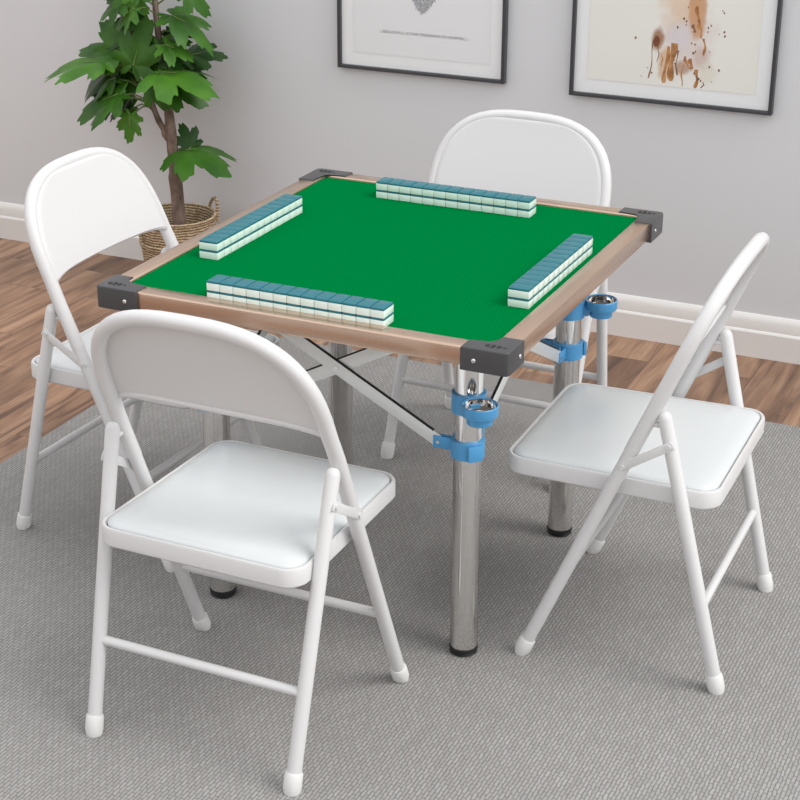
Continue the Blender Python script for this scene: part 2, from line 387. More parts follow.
# legs, clamps, cups, braces
LX, LY, LR = 0.2896, 0.2973, 0.029
ztop = H - 0.030
legs = {(-1, -1): 0, (1, -1): 1, (1, 1): 2, (-1, 1): 3}
for (sx, sy) in legs:
    x, y = sx * LX, sy * LY
    bm = bmesh.new(); lathe(bm, [(0, 0.016), (LR - 0.001, 0.016), (LR, 0.018), (LR, ztop), (0, ztop)], (x, y, 0), 40)
    leg = link('leg', bm, M['chrome'], T)
    bm = bmesh.new()
    prof = [(0, 0), (0.026, 0)] + [(LR + (0.0 if k % 2 else -0.0022), 0.001 + 0.0018 * k) for k in range(5)] + [(LR + 0.0005, 0.010), (LR + 0.001, 0.013), (LR + 0.0005, 0.017), (0, 0.017)]
    lathe(bm, prof, (x, y, 0), 40); link('foot', bm, M['black_rubber'], leg)
    bm = bmesh.new(); lathe(bm, [(0, ztop - 0.006), (LR + 0.012, ztop - 0.006), (LR + 0.012, ztop), (0, ztop)], (x, y, 0), 32); link('mounting_plate', bm, M['steel'], leg)
    # upper clamp with the cup holder
    cang = {(1, -1): math.radians(-50), (1, 1): math.radians(22), (-1, 1): math.radians(130), (-1, -1): math.radians(200)}[(sx, sy)]
    d = Vector((math.cos(cang), math.sin(cang), 0)); side = Vector((-d.y, d.x, 0))
    bm = bmesh.new()
    z0, z1 = 0.550, 0.590; RO = LR + 0.0055
    lathe(bm, [(LR + 0.0004, z0), (RO, z0), (RO, z1), (LR + 0.0004, z1), (LR + 0.0004, z0)], (x, y, 0), 40)
    cc = Vector((x, y, 0)) + d * 0.071
    box_c = Vector((x, y, 0)) + d * 0.036
    bar(bm, box_c - d * 0.008 + Vector((0, 0, 0.566)), box_c + d * 0.008 + Vector((0, 0, 0.566)), 0.020, 0.024, Vector((0, 0, 1)))
    tb = Vector((x, y, 0)) - d * (RO + 0.004)          # clasp at the back of the ring
    bar(bm, tb + Vector((0, 0, z0 + 0.006)) , tb + Vector((0, 0, z1 - 0.004)), 0.012, 0.009, d, 0.001)
    zc = 0.552
    lathe(bm, [(0.0, zc), (0.025, zc), (0.026, zc + 0.002), (0.026, zc + 0.014), (0.0355, zc + 0.018), (0.0365, zc + 0.020), (0.0365, zc + 0.038), (0.0345, zc + 0.040), (0.0305, zc + 0.038), (0.0300, zc + 0.006), (0.0, zc + 0.006)][:8] + [(0.0335, zc + 0.038), (0.0335, zc + 0.021), (0.0235, zc + 0.016), (0.0235, zc + 0.004), (0, zc + 0.004)], cc, 40)
    cup = link('cup_holder', bm, M['blue'], T); cup['label'] = 'blue clip-on cup holder'
    bm = bmesh.new()
    lathe(bm, [(0.0333, zc + 0.0375), (0.0330, zc + 0.0215), (0.0230, zc + 0.0165), (0.0228, zc + 0.0045), (0.0, zc + 0.0045), (0.0, zc + 0.006), (0.0215, zc + 0.006), (0.0215, zc + 0.018), (0.0315, zc + 0.0225), (0.0320, zc + 0.0378), (0.0333, zc + 0.0375)], cc, 40)
    link('cup_liner', bm, M['chrome'], cup)
    # lower clamp with tabs for the cross braces
    bm = bmesh.new(); z0, z1 = 0.453, 0.489
    lathe(bm, [(LR + 0.0004, z0), (RO, z0), (RO, z1), (LR + 0.0004, z1), (LR + 0.0004, z0)], (x, y, 0), 40)
    for t in (Vector((-sx, 0, 0)), Vector((0, -sy, 0))):
        n2 = Vector((-t.y, t.x, 0))
        for off in (0.0055, -0.0055):
            a = Vector((x, y, 0.472)) + t * (LR - 0.003) + n2 * off; b = Vector((x, y, 0.472)) + t * 0.073 + n2 * off
            bar(bm, a, b, 0.026, 0.003, n2, 0.001)
    o2 = Vector((sx, sy, 0)).normalized()
    tb = Vector((x, y, 0)) + o2 * (RO + 0.003)
    bar(bm, tb + Vector((0, 0, z0 + 0.001)), tb + Vector((0, 0, z1 - 0.003)), 0.030, 0.008, o2, 0.001)
    cl = link('brace_clamp', bm, M['blue'], T); cl['label'] = 'blue brace clamp'
    for t in (Vector((-sx, 0, 0)), Vector((0, -sy, 0))):
        n2 = Vector((-t.y, t.x, 0)); p = Vector((x, y, 0.472)) + t * 0.062
        bm = bmesh.new(); tube(bm, [p - n2 * 0.009, p + n2 * 0.009], 0.004, 12); link('rivet', bm, M['steel'], cl)
def brace(a, b, n, off, s):
    a, b = Vector(a) + Vector(n) * off, Vector(b) + Vector(n) * off
    bm = bmesh.new(); bar(bm, a, b, 0.028, 0.0045, n, 0.0015); k = link('cross_brace', bm, M['brace'], T)
    d = (b - a).normalized(); up_ = Vector(n).cross(d); up_ = up_ if up_.z > 0 else -up_
    bm = bmesh.new(); bar(bm, a + up_ * 0.0145 + d * 0.02, b + up_ * 0.0145 - d * 0.02, 0.003, 0.005, n)  # added dark strip stands in for the underside mirrored in the brace edge
    link('painted_edge_reflection', bm, M['emblem'], k)['label'] = 'thin dark strip painted in for the reflection along the upper edge'
    return k
zb_, zt_ = 0.472, 0.712
for s in (-1, 1):
    for (p, q, n) in (((-1, s), (1, s), (0, 1, 0)), ((s, -1), (s, 1), (1, 0, 0))):
        P1 = Vector((p[0] * LX, p[1] * LY, 0)); P2 = Vector((q[0] * LX, q[1] * LY, 0)); d = (P2 - P1).normalized()
        A = P1 + d * 0.062; B = P2 - d * 0.062; Z = Vector((0, 0, 1))
        k1 = brace(A + Z * zb_, B + Z * zt_, n, -0.0026 * s, s); k2 = brace(B + Z * zb_, A + Z * zt_, n, 0.0026 * s, s)
        c = (A + B) / 2 + Z * ((zb_ + zt_) / 2); nn = Vector(n)
        bm = bmesh.new(); tube(bm, [c - nn * 0.0075, c + nn * 0.0075], 0.0055, 14)
        link('pivot_bolt', bm, M['steel'], k1)
        for E, kk in ((A, k2), (B, k1)):
            bm = bmesh.new()
            for off in (-0.007, 0.007):
                bar(bm, E + Z * (zt_ - 0.008) + nn * off, E + Z * ztop + nn * off, 0.022, 0.002, n)
            bar(bm, E + Z * (ztop - 0.0015) - d * 0.02, E + Z * (ztop - 0.0015) + d * 0.02, 0.018, 0.002, Z)
            link('brace_hinge', bm, M['steel'], T)

# ------------------------------------------------------------------ mahjong tiles
TW, TD, TH = 0.0296, 0.0440, 0.0198
bm = bmesh.new(); box(bm, (-TW / 2 + .0006, -TD / 2, 0), (TW / 2 - .0006, TD / 2, TH * 0.76), 0.0008, 2)
me_b = link('tile_proto', bm, M['tile_white'])
bm = bmesh.new(); box(bm, (-TW / 2 + .0006, -TD / 2, TH * 0.7), (TW / 2 - .0006, TD / 2, TH), 0.0022, 3)
bmesh.ops.delete(bm, geom=[v for v in bm.verts if v.co.z < TH * 0.7 + 0.0003], context='VERTS')
# cut the bottom level flush with the white body
for v in bm.verts:
    if v.co.z < TH * 0.76: v.co.z = TH * 0.76
me_t = link('teal_proto', bm, M['tile_teal'])
body_mesh, back_mesh = me_b.data, me_t.data
for o in (me_b, me_t): bpy.data.objects.remove(o)
words = ['first', 'second', 'third', 'fourth', 'fifth', 'sixth', 'seventh', 'eighth', 'ninth', 'tenth', 'eleventh', 'twelfth', 'last']
def tile(loc, rz, label, group):
    o = bpy.data.objects.new('mahjong_tile', body_mesh); C.objects.link(o)
    o.location = loc; o.rotation_euler = (0, 0, rz); tag(o, label, 'tile', group)
    b = bpy.data.objects.new('tile_back', back_mesh); C.objects.link(b); b.parent = o; b['label'] = 'teal back of the tile'
rows = [  # start centre, direction, rotation, text
    ((-0.2095 + TW / 2, -0.4245), (1, 0), 0, 'row along the near edge', 'from the left'),
    ((-0.2135 + TW / 2, 0.360), (1, 0), 0, 'row along the far edge', 'from the left'),
    ((-0.335, -0.227 + TW / 2), (0, 1), PI / 2, 'row along the left edge', 'from the near end'),
    ((0.361, -0.230 + TW / 2), (0, 1), PI / 2, 'row along the right edge', 'from the near end')]
for (sx0, sy0), d, rz, txt, end in rows:
    for lay, ln in ((0, 'lower'), (1, 'upper')):
        for i in range(13):
            p = (sx0 + d[0] * TW * i, sy0 + d[1] * TW * i, FELT + lay * TH)
            w = words[i] + ' ' + end if i < 12 else 'last ' + ('at the right' if d[0] else 'at the far end')
            tile(p, rz, 'teal-backed white tile, %s layer of %s, %s' % (ln, txt, w), 'tiles in the ' + txt)

# ------------------------------------------------------------------ folding chairs
D = dict(wf=.2343, yf=.1672, wt=.2315, yt=-.0959, wp=.2282, yp=-.1156, zp=.5881, wr=.2172, yr=-.2654, zs=.431,
         wsf=.2083, ysf=.2231, wsr=.2162, ysr=-.2231, ws=.226, zt=.858)
TR = 0.0140
def chair(loc, rz, a, b, label, lift=0.0, sa=1.0, sb=1.0):
    root = empty('folding_chair', (loc[0], loc[1], 0), rz, label=label, cat='chair', group='white folding chairs around the table')
    ya = lambda z: D['yf'] + (D['yt'] - D['yf']) * z / 0.6
    P = lambda x, y, z: Vector((x * a, y * b, z))
    wl = lambda z: D['wf'] + (D['wt'] - D['wf']) * z / 0.6
    wrr = lambda z: D['wr'] + (D['wp'] - D['wr']) * z / D['zp']
    yrr = lambda z: D['yr'] + (D['yp'] - D['yr']) * z / D['zp']
    # back frame: one bent tube from hinge to hinge
    zt = D['zt'] + lift; zh = 0.50
    half = [(wl(z), z) for z in (zh, 0.55, 0.60)] + [(0.2300, 0.63)]
    N = 14; arc = []
    for i in range(N + 1):
        t = (PI / 2) * (i / N); c, s = math.cos(t), math.sin(t)
        arc.append(((abs(c) ** .70) * 0.2285, 0.65 + (zt - 0.65) * abs(s) ** .70))
    R = half + arc[:-1]; full = R + [(0, zt)] + [(-x, z) for x, z in R[::-1]]
    bm = bmesh.new(); tube(bm, [P(x, ya(z), z) for x, z in full], TR + 0.0008, 18)
    link('back_frame', bm, M['chair_white'], root)
    # backrest panel
    def width(z):
        if z <= .65: return 0.2285
        q = min(1, (z - .65) / (zt - .65)); return 0.2285 * max(0, 1 - q ** (2 / .70)) ** (.70 / 2)
    bm = bmesh.new(); nu, nv = 40, 26; th = 0.0045; z0 = 0.662
    layers = []
    for sgn in (1, -1):
        g = []
        for j in range(nv + 1):
            v = j / nv; v = 1 - (1 - v) ** 1.6
            zc = z0 + (zt + 0.005 - z0) * v; w = max(width(zc) + 0.005, 0.05)
            row = []
            for i in range(nu + 1):
                u = -1 + 2 * i / nu
                sag = 0.010 * (1 - u * u) * (1 - v)                 # lower edge dips towards the middle
                z = zc + (-0.012 * (abs(u) ** 6) * (1 - v)) + sag * 0.4
                bow = -0.006 * (1 - u * u) * (1 - v ** 3)
                edge = math.sin(PI / 2 * min(1, 16 * (1 - abs(u)))) * math.sin(PI / 2 * min(1, 16 * (1 - v)))
                y = ya(z) + 0.0130 * edge + bow + sgn * th * (0.6 + 0.4 * edge)
                row.append(bm.verts.new(P(u * w, y, z)))
            g.append(row)
        layers.append(g)
    for g in layers:
        for j in range(nv):
            for i in range(nu): bm.faces.new((g[j][i], g[j][i + 1], g[j + 1][i + 1], g[j + 1][i]))
    A_, B_ = layers
    per = [(0, i) for i in range(nu + 1)] + [(j, nu) for j in range(1, nv + 1)] + [(nv, i) for i in range(nu - 1, -1, -1)] + [(j, 0) for j in range(nv - 1, 0, -1)]
    for k in range(len(per)):
        p, q = per[k], per[(k + 1) % len(per)]
        bm.faces.new((A_[p[0]][p[1]], A_[q[0]][q[1]], B_[q[0]][q[1]], B_[p[0]][p[1]]))
    # rolled lower edge
    pan = link('backrest', bm, M['chair_white'], root, smooth=60)
    bm = bmesh.new()
    pts = []
    for i in range(nu + 1):
        u = -1 + 2 * i / nu; z = z0 - 0.012 * abs(u) ** 6 + 0.004 * (1 - u * u)
        pts.append(P(u * 0.222, ya(z) + 0.009 - 0.006 * (1 - u * u), z))
    tube(bm, pts, 0.0062, 10); link('rolled_edge', bm, M['chair_white'], pan)
    # legs
    for s in (-1, 1):
        f = [P(s * wl(0), ya(0), 0), P(s * wl(zh), ya(zh), zh)]
        dr = (f[1] - f[0]).normalized()
        def leg_with_cap(lo, hi, domed):
            dr = (hi - lo).normalized(); lo2 = lo + dr * (0.012 / dr.z)
            bm = bmesh.new()
            if domed:
                pts, rs = rounded_end([lo2, hi], TR, False); tube(bm, pts, rs, 18)
            else: tube(bm, [lo2, hi], TR, 18)
            lg = link('leg', bm, M['chair_white'], root)
            bm = bmesh.new(); c0 = lo + dr * (0.006 / dr.z)
            rings = tube(bm, [c0, c0 + dr * 0.003, c0 + dr * 0.030, c0 + dr * 0.034], [TR + .002, TR + .0038, TR + .0032, TR + .0012], 18)
            zmin = min(v.co.z for v in bm.verts)
            for v in rings[0]: v.co.z = 0.0
            for v in bm.verts: v.co.z = max(v.co.z, 0.0)
            link('rubber_foot', bm, M['rubber_white'], lg)
            return lg
        leg_with_cap(f[0], f[1], False)
        leg_with_cap(P(s * (wrr(0) + 0.0) , yrr(0), 0), P(s * (D['wp'] + 0.004), D['yp'] - 0.002, D['zp'] - 0.006), True)
        # hinge plate between rear leg and back frame
        za, zb = 0.528, 0.470; xo = 0.016
        pa = P(s * (wrr(za) + .001), yrr(za), za) + Vector((s * xo, 0, 0)); pb = P(s * (wl(zb) - .004), ya(zb), zb) + Vector((s * xo, 0, 0))
        dd = (pb - pa).normalized()
        bm = bmesh.new(); bar(bm, pa - dd * 0.010, pb + dd * 0.012, 0.018, 0.003, (s, 0, 0), 0.001)
        hp = link('hinge_plate', bm, M['chair_white'], root)
        bm = bmesh.new()
        for c in (pa, pb): tube(bm, [c - Vector((s * 0.012, 0, 0)), c + Vector((s * 0.0045, 0, 0))], 0.0052, 12)
        link('rivet', bm, M['chair_white'], hp)
        # pin joining rear leg top to back frame, and seat pins
        bm = bmesh.new()
        zq = 0.565
        tube(bm, [P(s * wrr(zq), yrr(zq), zq), P(s * wl(zq), ya(zq), zq)], 0.006, 10)
        link('hinge_pin', bm, M['chair_white'], root)
        bm = bmesh.new()
        tube(bm, [P(s * wl(.412), ya(.412), .412), P(s * 0.200, ya(.412), .412)], 0.006, 10)
        tube(bm, [P(s * wrr(.405), yrr(.405), .405), P(s * 0.205, yrr(.405), .405)], 0.006, 10)
        link('seat_pin', bm, M['steel'], root)
    # crossbars
    for (zf, yy, ww) in ((0.195, ya(0.195), wl(0.195)), (0.185, yrr(0.185), wrr(0.185))):
        bm = bmesh.new(); tube(bm, [P(-ww, yy, zf), P(ww, yy, zf)], 0.0095, 14)
        link('crossbar', bm, M['chair_white'], root)
    # seat pan and cushion: rounded trapezoid
    def outline(inset, rad, seg=8):
        wf_, wr_, yf_, yr_ = D['wsf'] - inset, D['wsr'] - inset, D['ysf'] - inset, D['ysr'] + inset
        cs = [((wf_, yf_), 0), ((-wf_, yf_), 90), ((-wr_, yr_), 180), ((wr_, yr_), 270)]
        pts = []
        for (x, y), a0 in cs:
            r = max(rad - inset * 0.6, 0.012); cx = x - math.copysign(r, x); cy = y - math.copysign(r, y)
            for k in range(seg + 1):
                t = math.radians(a0 + 90 * k / seg); pts.append((cx + r * math.cos(t), cy + r * math.sin(t)))
        return pts
    def stack(bm, spec):
        rings = [[bm.verts.new(P(x * sa, y * sb, z)) for x, y in outline(i, 0.042)] for i, z in spec]
        n = len(rings[0])
        for p, q in zip(rings[:-1], rings[1:]):
            for k in range(n): bm.faces.new((p[k], p[(k + 1) % n], q[(k + 1) % n], q[k]))
        return rings
    zs = D['zs']
    bm = bmesh.new()
    r = stack(bm, [(0.02, zs - 0.036), (0.004, zs - 0.038), (0.0, zs - 0.034), (0.0, zs - 0.004), (0.002, zs), (0.006, zs), (0.008, zs - 0.004), (0.010, zs - 0.02)])
    bm.faces.new(r[0][::-1]); bm.faces.new(r[-1])
    link('seat_pan', bm, M['chair_white'], root, smooth=35)
    bm = bmesh.new()
    spec = [(0.011, zs - 0.018), (0.0095, zs - 0.002), (0.012, zs + 0.002), (0.020, zs + 0.006), (0.035, zs + 0.0095), (0.06, zs + 0.012), (0.10, zs + 0.0135), (0.15, zs + 0.014)]
    r = stack(bm, spec); bm.faces.new(r[0][::-1]); bm.faces.new(r[-1])
    link('seat_cushion', bm, M['vinyl'], root, smooth=70)
    return root
chair((-0.0198, -0.616), -0.0118, 1.0, 1.006, 'white folding chair in the foreground with its back to the camera', 0.004)
chair((0.5551, -0.0016), 1.59, 1.048, 0.955, 'white folding chair right of the table, seen from the side', -0.004, 1.0, 1.045)
chair((-0.61, -0.0154), -1.6001, 0.986, 1.014, 'white folding chair left of the table, beside the potted plant')
chair((-0.0219, 0.6484), 3.1202, 1.019, 0.873, 'white folding chair behind the table, between table and wall')

# ------------------------------------------------------------------ framed pictures
def picture(x0, x1, z0, z1, label, art):
    y = WY - 0.001; fw = 0.011; dp = 0.022; xc = (x0 + x1) / 2
    root = empty('framed_picture', (xc, WY, z0), label=label, cat='picture')
    L = lambda bm: [setattr(v, 'co', v.co - Vector((xc, WY, z0))) for v in bm.verts]
    bm = bmesh.new()
    box(bm, (x0, y - dp, z0), (x0 + fw, y, z1), .001); box(bm, (x1 - fw, y - dp, z0), (x1, y, z1), .001)
    box(bm, (x0 + fw, y - dp, z0), (x1 - fw, y, z0 + fw), .001); box(bm, (x0 + fw, y - dp, z1 - fw), (x1 - fw, y, z1), .001)
    L(bm); link('frame', bm, M['frame_dark'], root)
    bm = bmesh.new(); box(bm, (x0 + fw, y - 0.010, z0 + fw), (x1 - fw, y - 0.004, z1 - fw)); L(bm); link('mat_board', bm, M['paper'], root)
    mg = 0.052
    bm = bmesh.new(); box(bm, (x0 + mg, y - 0.0112, z0 + mg), (x1 - mg, y - 0.0102, z1 - mg)); L(bm)
    sheet = link('artwork', bm, M[art], root)
    return root, sheet, xc, z0
root, sheet, xc, zb0 = picture(-0.963, -0.400, 0.743, 1.52, 'white framed print with small grey drawing and a line of text', 'paper_cool')
yA = -0.0134
def flat_poly(name, pts, m, parent, y=-0.0128):
    bm = bmesh.new(); f = [bm.verts.new((x, y, z)) for x, z in pts]; b = [bm.verts.new((x, y + 0.0010, z)) for x, z in pts]
    n = len(pts)
    for k in range(n): bm.faces.new((f[k], f[(k + 1) % n], b[(k + 1) % n], b[k]))
    bm.faces.new(f); bm.faces.new(b[::-1])
    return link(name, bm, m, parent)
# feathery round drawing that comes to a point at the bottom
pts = []
for k in range(120):
    t = 2 * PI * k / 120 - PI / 2
    r = 0.058 * (1 + 0.07 * math.sin(k * 2.7) + random.uniform(-.05, .05)); x = r * math.cos(t) * 0.98; z = r * 1.25 * math.sin(t)
    if math.sin(t) < 0: z -= 0.018 * max(0, -math.sin(t)) ** 4; x *= (1 - 0.28 * max(0, -math.sin(t)) ** 2)
    pts.append((x + (-0.675 - xc), z + (1.022 - zb0)))
flat_poly('drawing', pts, M['ink_drawing'], sheet)
cu = bpy.data.curves.new('caption', 'FONT'); cu.body = '( BEAUTIFUL IS THE TREASURE OF ANIMAL )'; cu.size = 0.0128; cu.align_x = 'CENTER'; cu.extrude = 0.0003
to = bpy.data.objects.new('caption_tmp', cu); C.objects.link(to); bpy.context.view_layer.update()
me = bpy.data.meshes.new_from_object(to.evaluated_get(bpy.context.evaluated_depsgraph_get())); bpy.data.objects.remove(to)
w = max(v.co.x for v in me.vertices) - min(v.co.x for v in me.vertices); sc = 0.292 / w
for v in me.vertices: v.co = Vector((v.co.x * sc, -0.0119 - v.co.z, v.co.y))
me.materials.clear(); me.materials.append(M['ink'])
cap = bpy.data.objects.new('caption', me); C.objects.link(cap); cap.parent = sheet; cap.location = (-0.672 - xc, 0, 0.862 - zb0)

root, sheet, xc, zb0 = picture(-0.192, 0.418, 0.731, 1.52, 'framed watercolour of brown and peach drips on cream paper', 'watercolour')
def drip(x, ztop, zbot, w, m, bulge=1.3, lean=0.0):
    pts = []
    K = 12
    left, right = [], []
    for k in range(K + 1):
        t = k / K; z = ztop + (zbot - ztop) * t
        ww = w * (0.8 + 0.25 * math.sin(t * 9 + x * 90) + (bulge - 1) * max(0, t - 0.75) * 4 * 0.6) * (1 if t < 0.97 else 0.6)
        xx = x + lean * t + 0.0025 * math.sin(t * 7 + x * 50)
        left.append((xx - ww / 2, z)); right.append((xx + ww / 2, z))
    flat_poly('paint_drip', left + right[::-1], m, sheet, -0.0122 - random.uniform(0, .0004))
z_ = lambda z: z - zb0
x_ = lambda x: x - xc
for x, a, b, w, m, bu, ln in ((0.057, .915, .802, .0035, 'drip_dark', 2.6, -0.008), (0.072, .90, .85, .003, 'drip_dark', 1, 0), (0.103, .900, .792, .013, 'drip', 1.2, -0.010),
        (0.108, .86, .805, .006, 'drip', 1.2, 0), (0.128, .89, .818, .004, 'drip_dark', 2.4, 0.002), (0.147, .85, .788, .005, 'drip', 1.1, 0),
        (0.190, .84, .786, .011, 'drip', 1.2, 0), (0.178, 1.02, .955, .011, 'drip', 1.0, 0.010), (0.170, .968, .945, .010, 'drip_dark', 1.0, 0.005), (0.212, .805, .788, .005, 'drip_dark', 2, -.004)):
    drip(x_(x), z_(a), z_(b), w, M[m], bu, ln)
for x, a, b, w, m, bu, ln in ((0.118, .91, .80, .020, 'drip', 1.0, -0.006), (0.150, .875, .845, .010, 'drip', 1.0, 0.012), (0.168, .87, .84, .014, 'drip', 1.0, 0.004), (0.185, .99, .93, .006, 'drip', 1.0, 0.012), (0.205, .93, .88, .008, 'drip', 1, .004), (0.082, .88, .84, .004, 'drip', 1.2, .004)):
    drip(x_(x), z_(a), z_(b), w, M[m], bu, ln)
for k in range(34):
    x = random.uniform(0.12, 0.27) if k > 3 else random.uniform(0.0, 0.07); z = random.uniform(0.80, 1.02); r = random.uniform(0.0013, 0.0030)
    ps = [(x_(x) + r * math.cos(t) * random.uniform(.8, 1.2), z_(z) + r * 1.3 * math.sin(t) * random.uniform(.8, 1.2)) for t in [2 * PI * q / 9 for q in range(9)]]
    flat_poly('paint_splash', ps, M['drip_dark'], sheet, -0.0124 - 0.0002 * (k % 3))

# ------------------------------------------------------------------ potted plant
PX, PY = -1.455, 1.43
plant = empty('potted_plant', (PX, PY, FZ), label='tall green broad-leaved plant in a woven basket by the wall', cat='plant')
bm = bmesh.new()
prof = [(0.0, 0.0), (0.085, 0.0), (0.095, 0.01), (0.110, 0.10), (0.122, 0.20), (0.127, 0.255), (0.124, 0.262), (0.118, 0.255), (0.112, 0.20), (0.10, 0.12), (0.0, 0.12)]
seg = 72; rings = []
for r, z in prof: rings.append([bm.verts.new(((r + (0.0025 if k % 4 < 2 else -0.001) * (r > 0.09)) * math.cos(2 * PI * k / seg), (r + (0.0025 if k % 4 < 2 else -0.001) * (r > .09)) * math.sin(2 * PI * k / seg), z)) for k in range(seg)] if r > 0 else [bm.verts.new((0, 0, z))])
for a, b in zip(rings[:-1], rings[1:]):
    for k in range(seg):
        k2 = (k + 1) % seg
        if len(a) == 1: bm.faces.new((a[0], b[k], b[k2]))
        elif len(b) == 1: bm.faces.new((a[k], a[k2], b[0]))
        else: bm.faces.new((a[k], a[k2], b[k2], b[k]))
def ringtube(R, z, r, wob=0.001):
    pts = [((R + wob * math.sin(k * 2.1)) * math.cos(2 * PI * k / 60), (R + wob * math.sin(k * 2.1)) * math.sin(2 * PI * k / 60), z + wob * math.sin(k * 1.7)) for k in range(61)]
    tube(bm, pts, r, 8)
ringtube(0.127, 0.258, 0.006); ringtube(0.126, 0.247, 0.005); ringtube(0.121, 0.178, 0.005); ringtube(0.119, 0.168, 0.005)
basket = link('basket', bm, M['basket'], plant)
for sgn, ang in ((1, 0.87), (-1, 0.75)):
    bm = bmesh.new(); pts = []
    d = Vector((math.cos(ang), math.sin(ang), 0)) * sgn; s = Vector((-d.y, d.x, 0))
    zz = 0.232 if sgn > 0 else 0.19
    for k in range(13):
        t = PI * k / 12; pts.append(d * (0.124 + 0.012 * math.sin(t)) + s * 0.045 * math.cos(t) + Vector((0, 0, zz + 0.068 * math.sin(t))))
    tube(bm, pts, 0.0055, 8); link('handle', bm, M['basket'], basket)
bm = bmesh.new(); lathe(bm, [(0, 0.207), (0.05, 0.206), (0.10, 0.202), (0.109, 0.196), (0.104, 0.15), (0, 0.15)], (0, 0, 0), 36)
for v in bm.verts:
    if v.co.z > 0.19: v.co.z += random.uniform(-.004, .004)
link('soil', bm, M['soil'], plant)
def wp(x, z, y=PY): return Vector((x - PX, y - PY, z - FZ))
def limb(name, pts, rs):
    bm = bmesh.new(); P_ = [wp(*p) for p in pts]; tube(bm, P_, rs, 14); return link(name, bm, M['bark'], plant, smooth=50)
limb('trunk', [(-1.443, .17), (-1.445, .25), (-1.448, .33), (-1.452, .375), (-1.449, .385), (-1.4505, .40), (-1.456, .47), (-1.460, .534), (-1.466, .62), (-1.478, .72), (-1.486, .80), (-1.493, .90), (-1.498, 1.02), (-1.49, 1.14)],
     [.0235, .022, .021, .0225, .0240, .020, .0185, .0175, .0140, .0115, .011, .010, .008, .005])
limb('branch', [(-1.461, .50), (-1.478, .525), (-1.505, .56), (-1.525, .612), (-1.540, .68), (-1.562, .76), (-1.585, .84), (-1.603, .90), (-1.62, 1.0)], [.011, .011, .009, .009, .008, .0075, .007, .006, .004])
limb('branch', [(-1.461, .49), (-1.486, .515), (-1.492, .55), (-1.51, .585), (-1.535, .60)], [.009, .008, .006, .005, .004])
limb('branch', [(-1.449, .387), (-1.432, .41), (-1.424, .432), (-1.405, .465), (-1.392, .483)], [.008, .007, .007, .004, .003])
def leaf(base, tip, m, up=(0.15, -0.75, 0.65), wid=1.0, droop=0.25, fold=0.12, y0=PY, dy=0.0, stalk=None):
    B = wp(base[0], base[1], y0); T_ = wp(tip[0], tip[1], y0 + dy)
    ax = T_ - B; L = ax.length * 0.95; wid *= 0.86; Y = ax.normalized(); U = Vector(up) + Vector((0, 0, 0.35)); U = (U - Y * U.dot(Y)).normalized(); X = Y.cross(U)
    lobes = [(0, 1.0, 27), (46, .86, 25), (-46, .84, 25), (92, .62, 24), (-92, .64, 24), (134, .36, 22), (-134, .38, 22)]
    ph = random.uniform(0, 6)
    bm = bmesh.new(); nr, na = 6, 104; rings = []
    c = bm.verts.new(B)
    for j in range(1, nr + 1):
        s = j / nr; ring = []
        for k in range(na):
            th = -165 + 330 * k / (na - 1)
            r = 0.30 * (1 - max(0, abs(th) - 120) / 90)
            for a_, l_, w_ in lobes:
                # lobes taper to a point and have a narrow waist
                q = abs(th - a_) / w_
                r = max(r, l_ * (1 - 0.50 * q ** 1.7) if q < 1.15 else 0)
            r *= 1 + 0.05 * math.sin(th * 0.5 + ph) * s + 0.03 * (k % 3 - 1) * (s > .9)
            x = math.sin(math.radians(th)) * r * s * wid; y = math.cos(math.radians(th)) * r * s
            rr = math.hypot(x, y)
            z = -droop * rr * rr + fold * abs(x) * (1 - rr) + 0.03 * math.sin(th * .1 + ph) * s
            ring.append(bm.verts.new(B + (X * x + Y * y + U * z) * L))
        rings.append(ring)
    for k in range(na - 1): bm.faces.new((c, rings[0][k], rings[0][k + 1]))
    for a_, b_ in zip(rings[:-1], rings[1:]):
        for k in range(na - 1): bm.faces.new((a_[k], b_[k], b_[k + 1], a_[k + 1]))
    lf = link('leaf', bm, M[m], plant, smooth=80)
    if stalk:
        S = wp(*stalk); mid = (S + B) / 2 + Vector((0, 0, 0.012))
        bm = bmesh.new(); tube(bm, [S, mid, B, B + Y * L * 0.3 + U * 0.001], [.003, .0026, .0024, .001], 8); link('stalk', bm, M['stem'], lf)
    return lf
A, Bk, Cc = 'leaf_a', 'leaf_b', 'leaf_c'
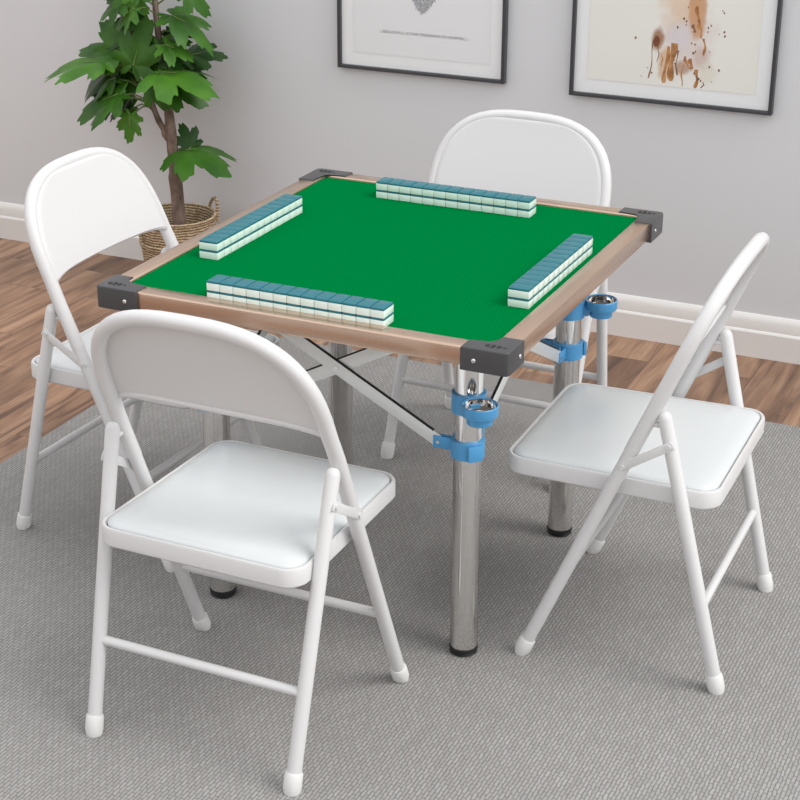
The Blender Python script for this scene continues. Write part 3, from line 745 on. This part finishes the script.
for args in [
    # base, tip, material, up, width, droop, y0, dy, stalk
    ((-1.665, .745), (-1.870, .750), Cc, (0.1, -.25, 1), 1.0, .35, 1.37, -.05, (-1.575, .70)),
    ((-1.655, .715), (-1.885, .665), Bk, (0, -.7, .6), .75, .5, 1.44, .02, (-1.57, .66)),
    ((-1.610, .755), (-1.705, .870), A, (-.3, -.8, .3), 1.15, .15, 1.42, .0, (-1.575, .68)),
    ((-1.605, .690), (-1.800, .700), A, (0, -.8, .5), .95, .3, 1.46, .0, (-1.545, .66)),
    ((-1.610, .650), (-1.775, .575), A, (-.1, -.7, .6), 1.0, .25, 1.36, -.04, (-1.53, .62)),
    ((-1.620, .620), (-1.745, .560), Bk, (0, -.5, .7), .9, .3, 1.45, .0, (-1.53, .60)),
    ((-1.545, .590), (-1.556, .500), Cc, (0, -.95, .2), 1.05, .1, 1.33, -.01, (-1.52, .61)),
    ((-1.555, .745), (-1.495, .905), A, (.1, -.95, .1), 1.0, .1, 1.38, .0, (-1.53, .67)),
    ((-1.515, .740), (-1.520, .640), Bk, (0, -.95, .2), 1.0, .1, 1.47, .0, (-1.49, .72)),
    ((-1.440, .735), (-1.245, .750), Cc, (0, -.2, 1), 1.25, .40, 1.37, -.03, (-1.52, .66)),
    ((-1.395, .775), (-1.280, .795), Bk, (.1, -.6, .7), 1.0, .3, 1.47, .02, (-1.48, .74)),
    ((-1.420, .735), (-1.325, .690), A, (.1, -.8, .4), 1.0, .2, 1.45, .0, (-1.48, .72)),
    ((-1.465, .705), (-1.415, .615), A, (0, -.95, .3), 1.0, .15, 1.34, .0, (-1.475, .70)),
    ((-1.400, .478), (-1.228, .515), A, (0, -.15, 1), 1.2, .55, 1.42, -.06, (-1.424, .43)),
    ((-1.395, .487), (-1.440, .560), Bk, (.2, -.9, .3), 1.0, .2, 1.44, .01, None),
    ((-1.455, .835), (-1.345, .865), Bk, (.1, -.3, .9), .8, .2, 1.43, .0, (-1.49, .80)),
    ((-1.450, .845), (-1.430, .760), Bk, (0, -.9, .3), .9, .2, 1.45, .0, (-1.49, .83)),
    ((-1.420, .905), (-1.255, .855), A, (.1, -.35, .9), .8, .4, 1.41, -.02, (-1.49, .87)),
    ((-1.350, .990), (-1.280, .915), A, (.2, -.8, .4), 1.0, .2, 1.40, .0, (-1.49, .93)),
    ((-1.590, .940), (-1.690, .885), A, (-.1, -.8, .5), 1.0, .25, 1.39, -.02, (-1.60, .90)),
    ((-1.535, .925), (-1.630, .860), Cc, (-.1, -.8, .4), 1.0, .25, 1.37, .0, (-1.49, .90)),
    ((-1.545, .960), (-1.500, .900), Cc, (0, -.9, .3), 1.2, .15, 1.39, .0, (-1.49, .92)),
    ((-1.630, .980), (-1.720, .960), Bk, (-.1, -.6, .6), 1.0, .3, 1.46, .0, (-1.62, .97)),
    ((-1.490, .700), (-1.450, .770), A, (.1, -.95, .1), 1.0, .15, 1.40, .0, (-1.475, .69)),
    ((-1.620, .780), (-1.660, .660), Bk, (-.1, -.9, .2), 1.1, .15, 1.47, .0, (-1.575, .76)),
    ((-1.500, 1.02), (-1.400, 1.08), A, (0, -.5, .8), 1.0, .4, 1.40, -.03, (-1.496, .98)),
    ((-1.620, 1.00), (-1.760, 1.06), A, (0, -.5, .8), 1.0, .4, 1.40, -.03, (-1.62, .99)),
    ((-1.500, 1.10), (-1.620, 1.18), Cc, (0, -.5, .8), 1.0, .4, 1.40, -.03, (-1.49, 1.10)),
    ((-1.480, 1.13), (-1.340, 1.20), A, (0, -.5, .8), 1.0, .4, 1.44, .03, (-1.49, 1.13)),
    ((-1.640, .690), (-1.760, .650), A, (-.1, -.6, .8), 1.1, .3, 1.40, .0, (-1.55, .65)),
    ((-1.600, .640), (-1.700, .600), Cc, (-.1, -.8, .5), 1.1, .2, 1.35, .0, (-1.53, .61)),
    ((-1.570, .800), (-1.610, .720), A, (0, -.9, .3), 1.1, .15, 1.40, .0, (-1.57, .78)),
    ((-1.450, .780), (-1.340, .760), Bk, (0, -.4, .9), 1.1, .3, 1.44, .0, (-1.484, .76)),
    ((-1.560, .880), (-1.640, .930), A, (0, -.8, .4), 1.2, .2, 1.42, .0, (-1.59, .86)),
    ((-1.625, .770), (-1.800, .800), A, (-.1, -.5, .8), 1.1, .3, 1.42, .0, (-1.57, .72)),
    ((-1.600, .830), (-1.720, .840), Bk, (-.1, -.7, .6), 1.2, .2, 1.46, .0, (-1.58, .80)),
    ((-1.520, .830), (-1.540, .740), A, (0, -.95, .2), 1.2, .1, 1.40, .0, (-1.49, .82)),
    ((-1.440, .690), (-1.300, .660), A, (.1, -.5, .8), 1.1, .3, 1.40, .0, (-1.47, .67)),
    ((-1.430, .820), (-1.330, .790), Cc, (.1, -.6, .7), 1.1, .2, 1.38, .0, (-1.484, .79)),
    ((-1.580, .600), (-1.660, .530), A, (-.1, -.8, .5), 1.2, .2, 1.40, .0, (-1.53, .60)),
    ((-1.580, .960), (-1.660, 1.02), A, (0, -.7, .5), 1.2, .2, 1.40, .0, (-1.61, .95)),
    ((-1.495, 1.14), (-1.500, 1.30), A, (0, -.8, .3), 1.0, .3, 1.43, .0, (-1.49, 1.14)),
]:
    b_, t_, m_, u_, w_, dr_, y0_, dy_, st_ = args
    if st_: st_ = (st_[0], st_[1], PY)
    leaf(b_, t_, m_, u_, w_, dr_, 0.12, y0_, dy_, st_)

# ------------------------------------------------------------------ camera
cx, cy, cz, yaw, pit, rol, F = 1.4523, -3.1754, 1.8875, -.4276, .4015, .0045, 1711.3
fw = Vector((math.cos(pit) * math.sin(yaw), math.cos(pit) * math.cos(yaw), -math.sin(pit)))
r = Vector((math.cos(yaw), -math.sin(yaw), 0)); u = r.cross(fw)
r2 = r * math.cos(rol) + u * math.sin(rol); u2 = u * math.cos(rol) - r * math.sin(rol)
cd = bpy.data.cameras.new('camera'); cam = bpy.data.objects.new('camera', cd); C.objects.link(cam)
mt = Matrix(((r2.x, u2.x, -fw.x, cx), (r2.y, u2.y, -fw.y, cy), (r2.z, u2.z, -fw.z, cz), (0, 0, 0, 1)))
cam.matrix_world = mt; cd.sensor_width = 36; cd.lens = 36 * F / 800
bpy.context.scene.camera = cam

# ------------------------------------------------------------------ light
sc = bpy.context.scene
W = bpy.data.worlds.new('world'); sc.world = W; W.use_nodes = True
bg = W.node_tree.nodes['Background']; bg.inputs[0].default_value = (0.96, 0.98, 1.0, 1); bg.inputs[1].default_value = 1.2
sd = bpy.data.lights.new('sun', 'SUN'); sd.energy = 1.75; sd.angle = math.radians(32); sd.color = (1, .975, .94)
so = bpy.data.objects.new('sun', sd); C.objects.link(so); so.location = (2, -2, 4)
dirv = Vector((0.80, 0.0, 0.90)).normalized()
so.rotation_euler = dirv.to_track_quat('Z', 'Y').to_euler()
sc.view_settings.view_transform = 'Standard'; sc.view_settings.look = 'None'
sc.view_settings.gamma = 1; sc.view_settings.use_curve_mapping = False
sc.view_settings.exposure = 0.1
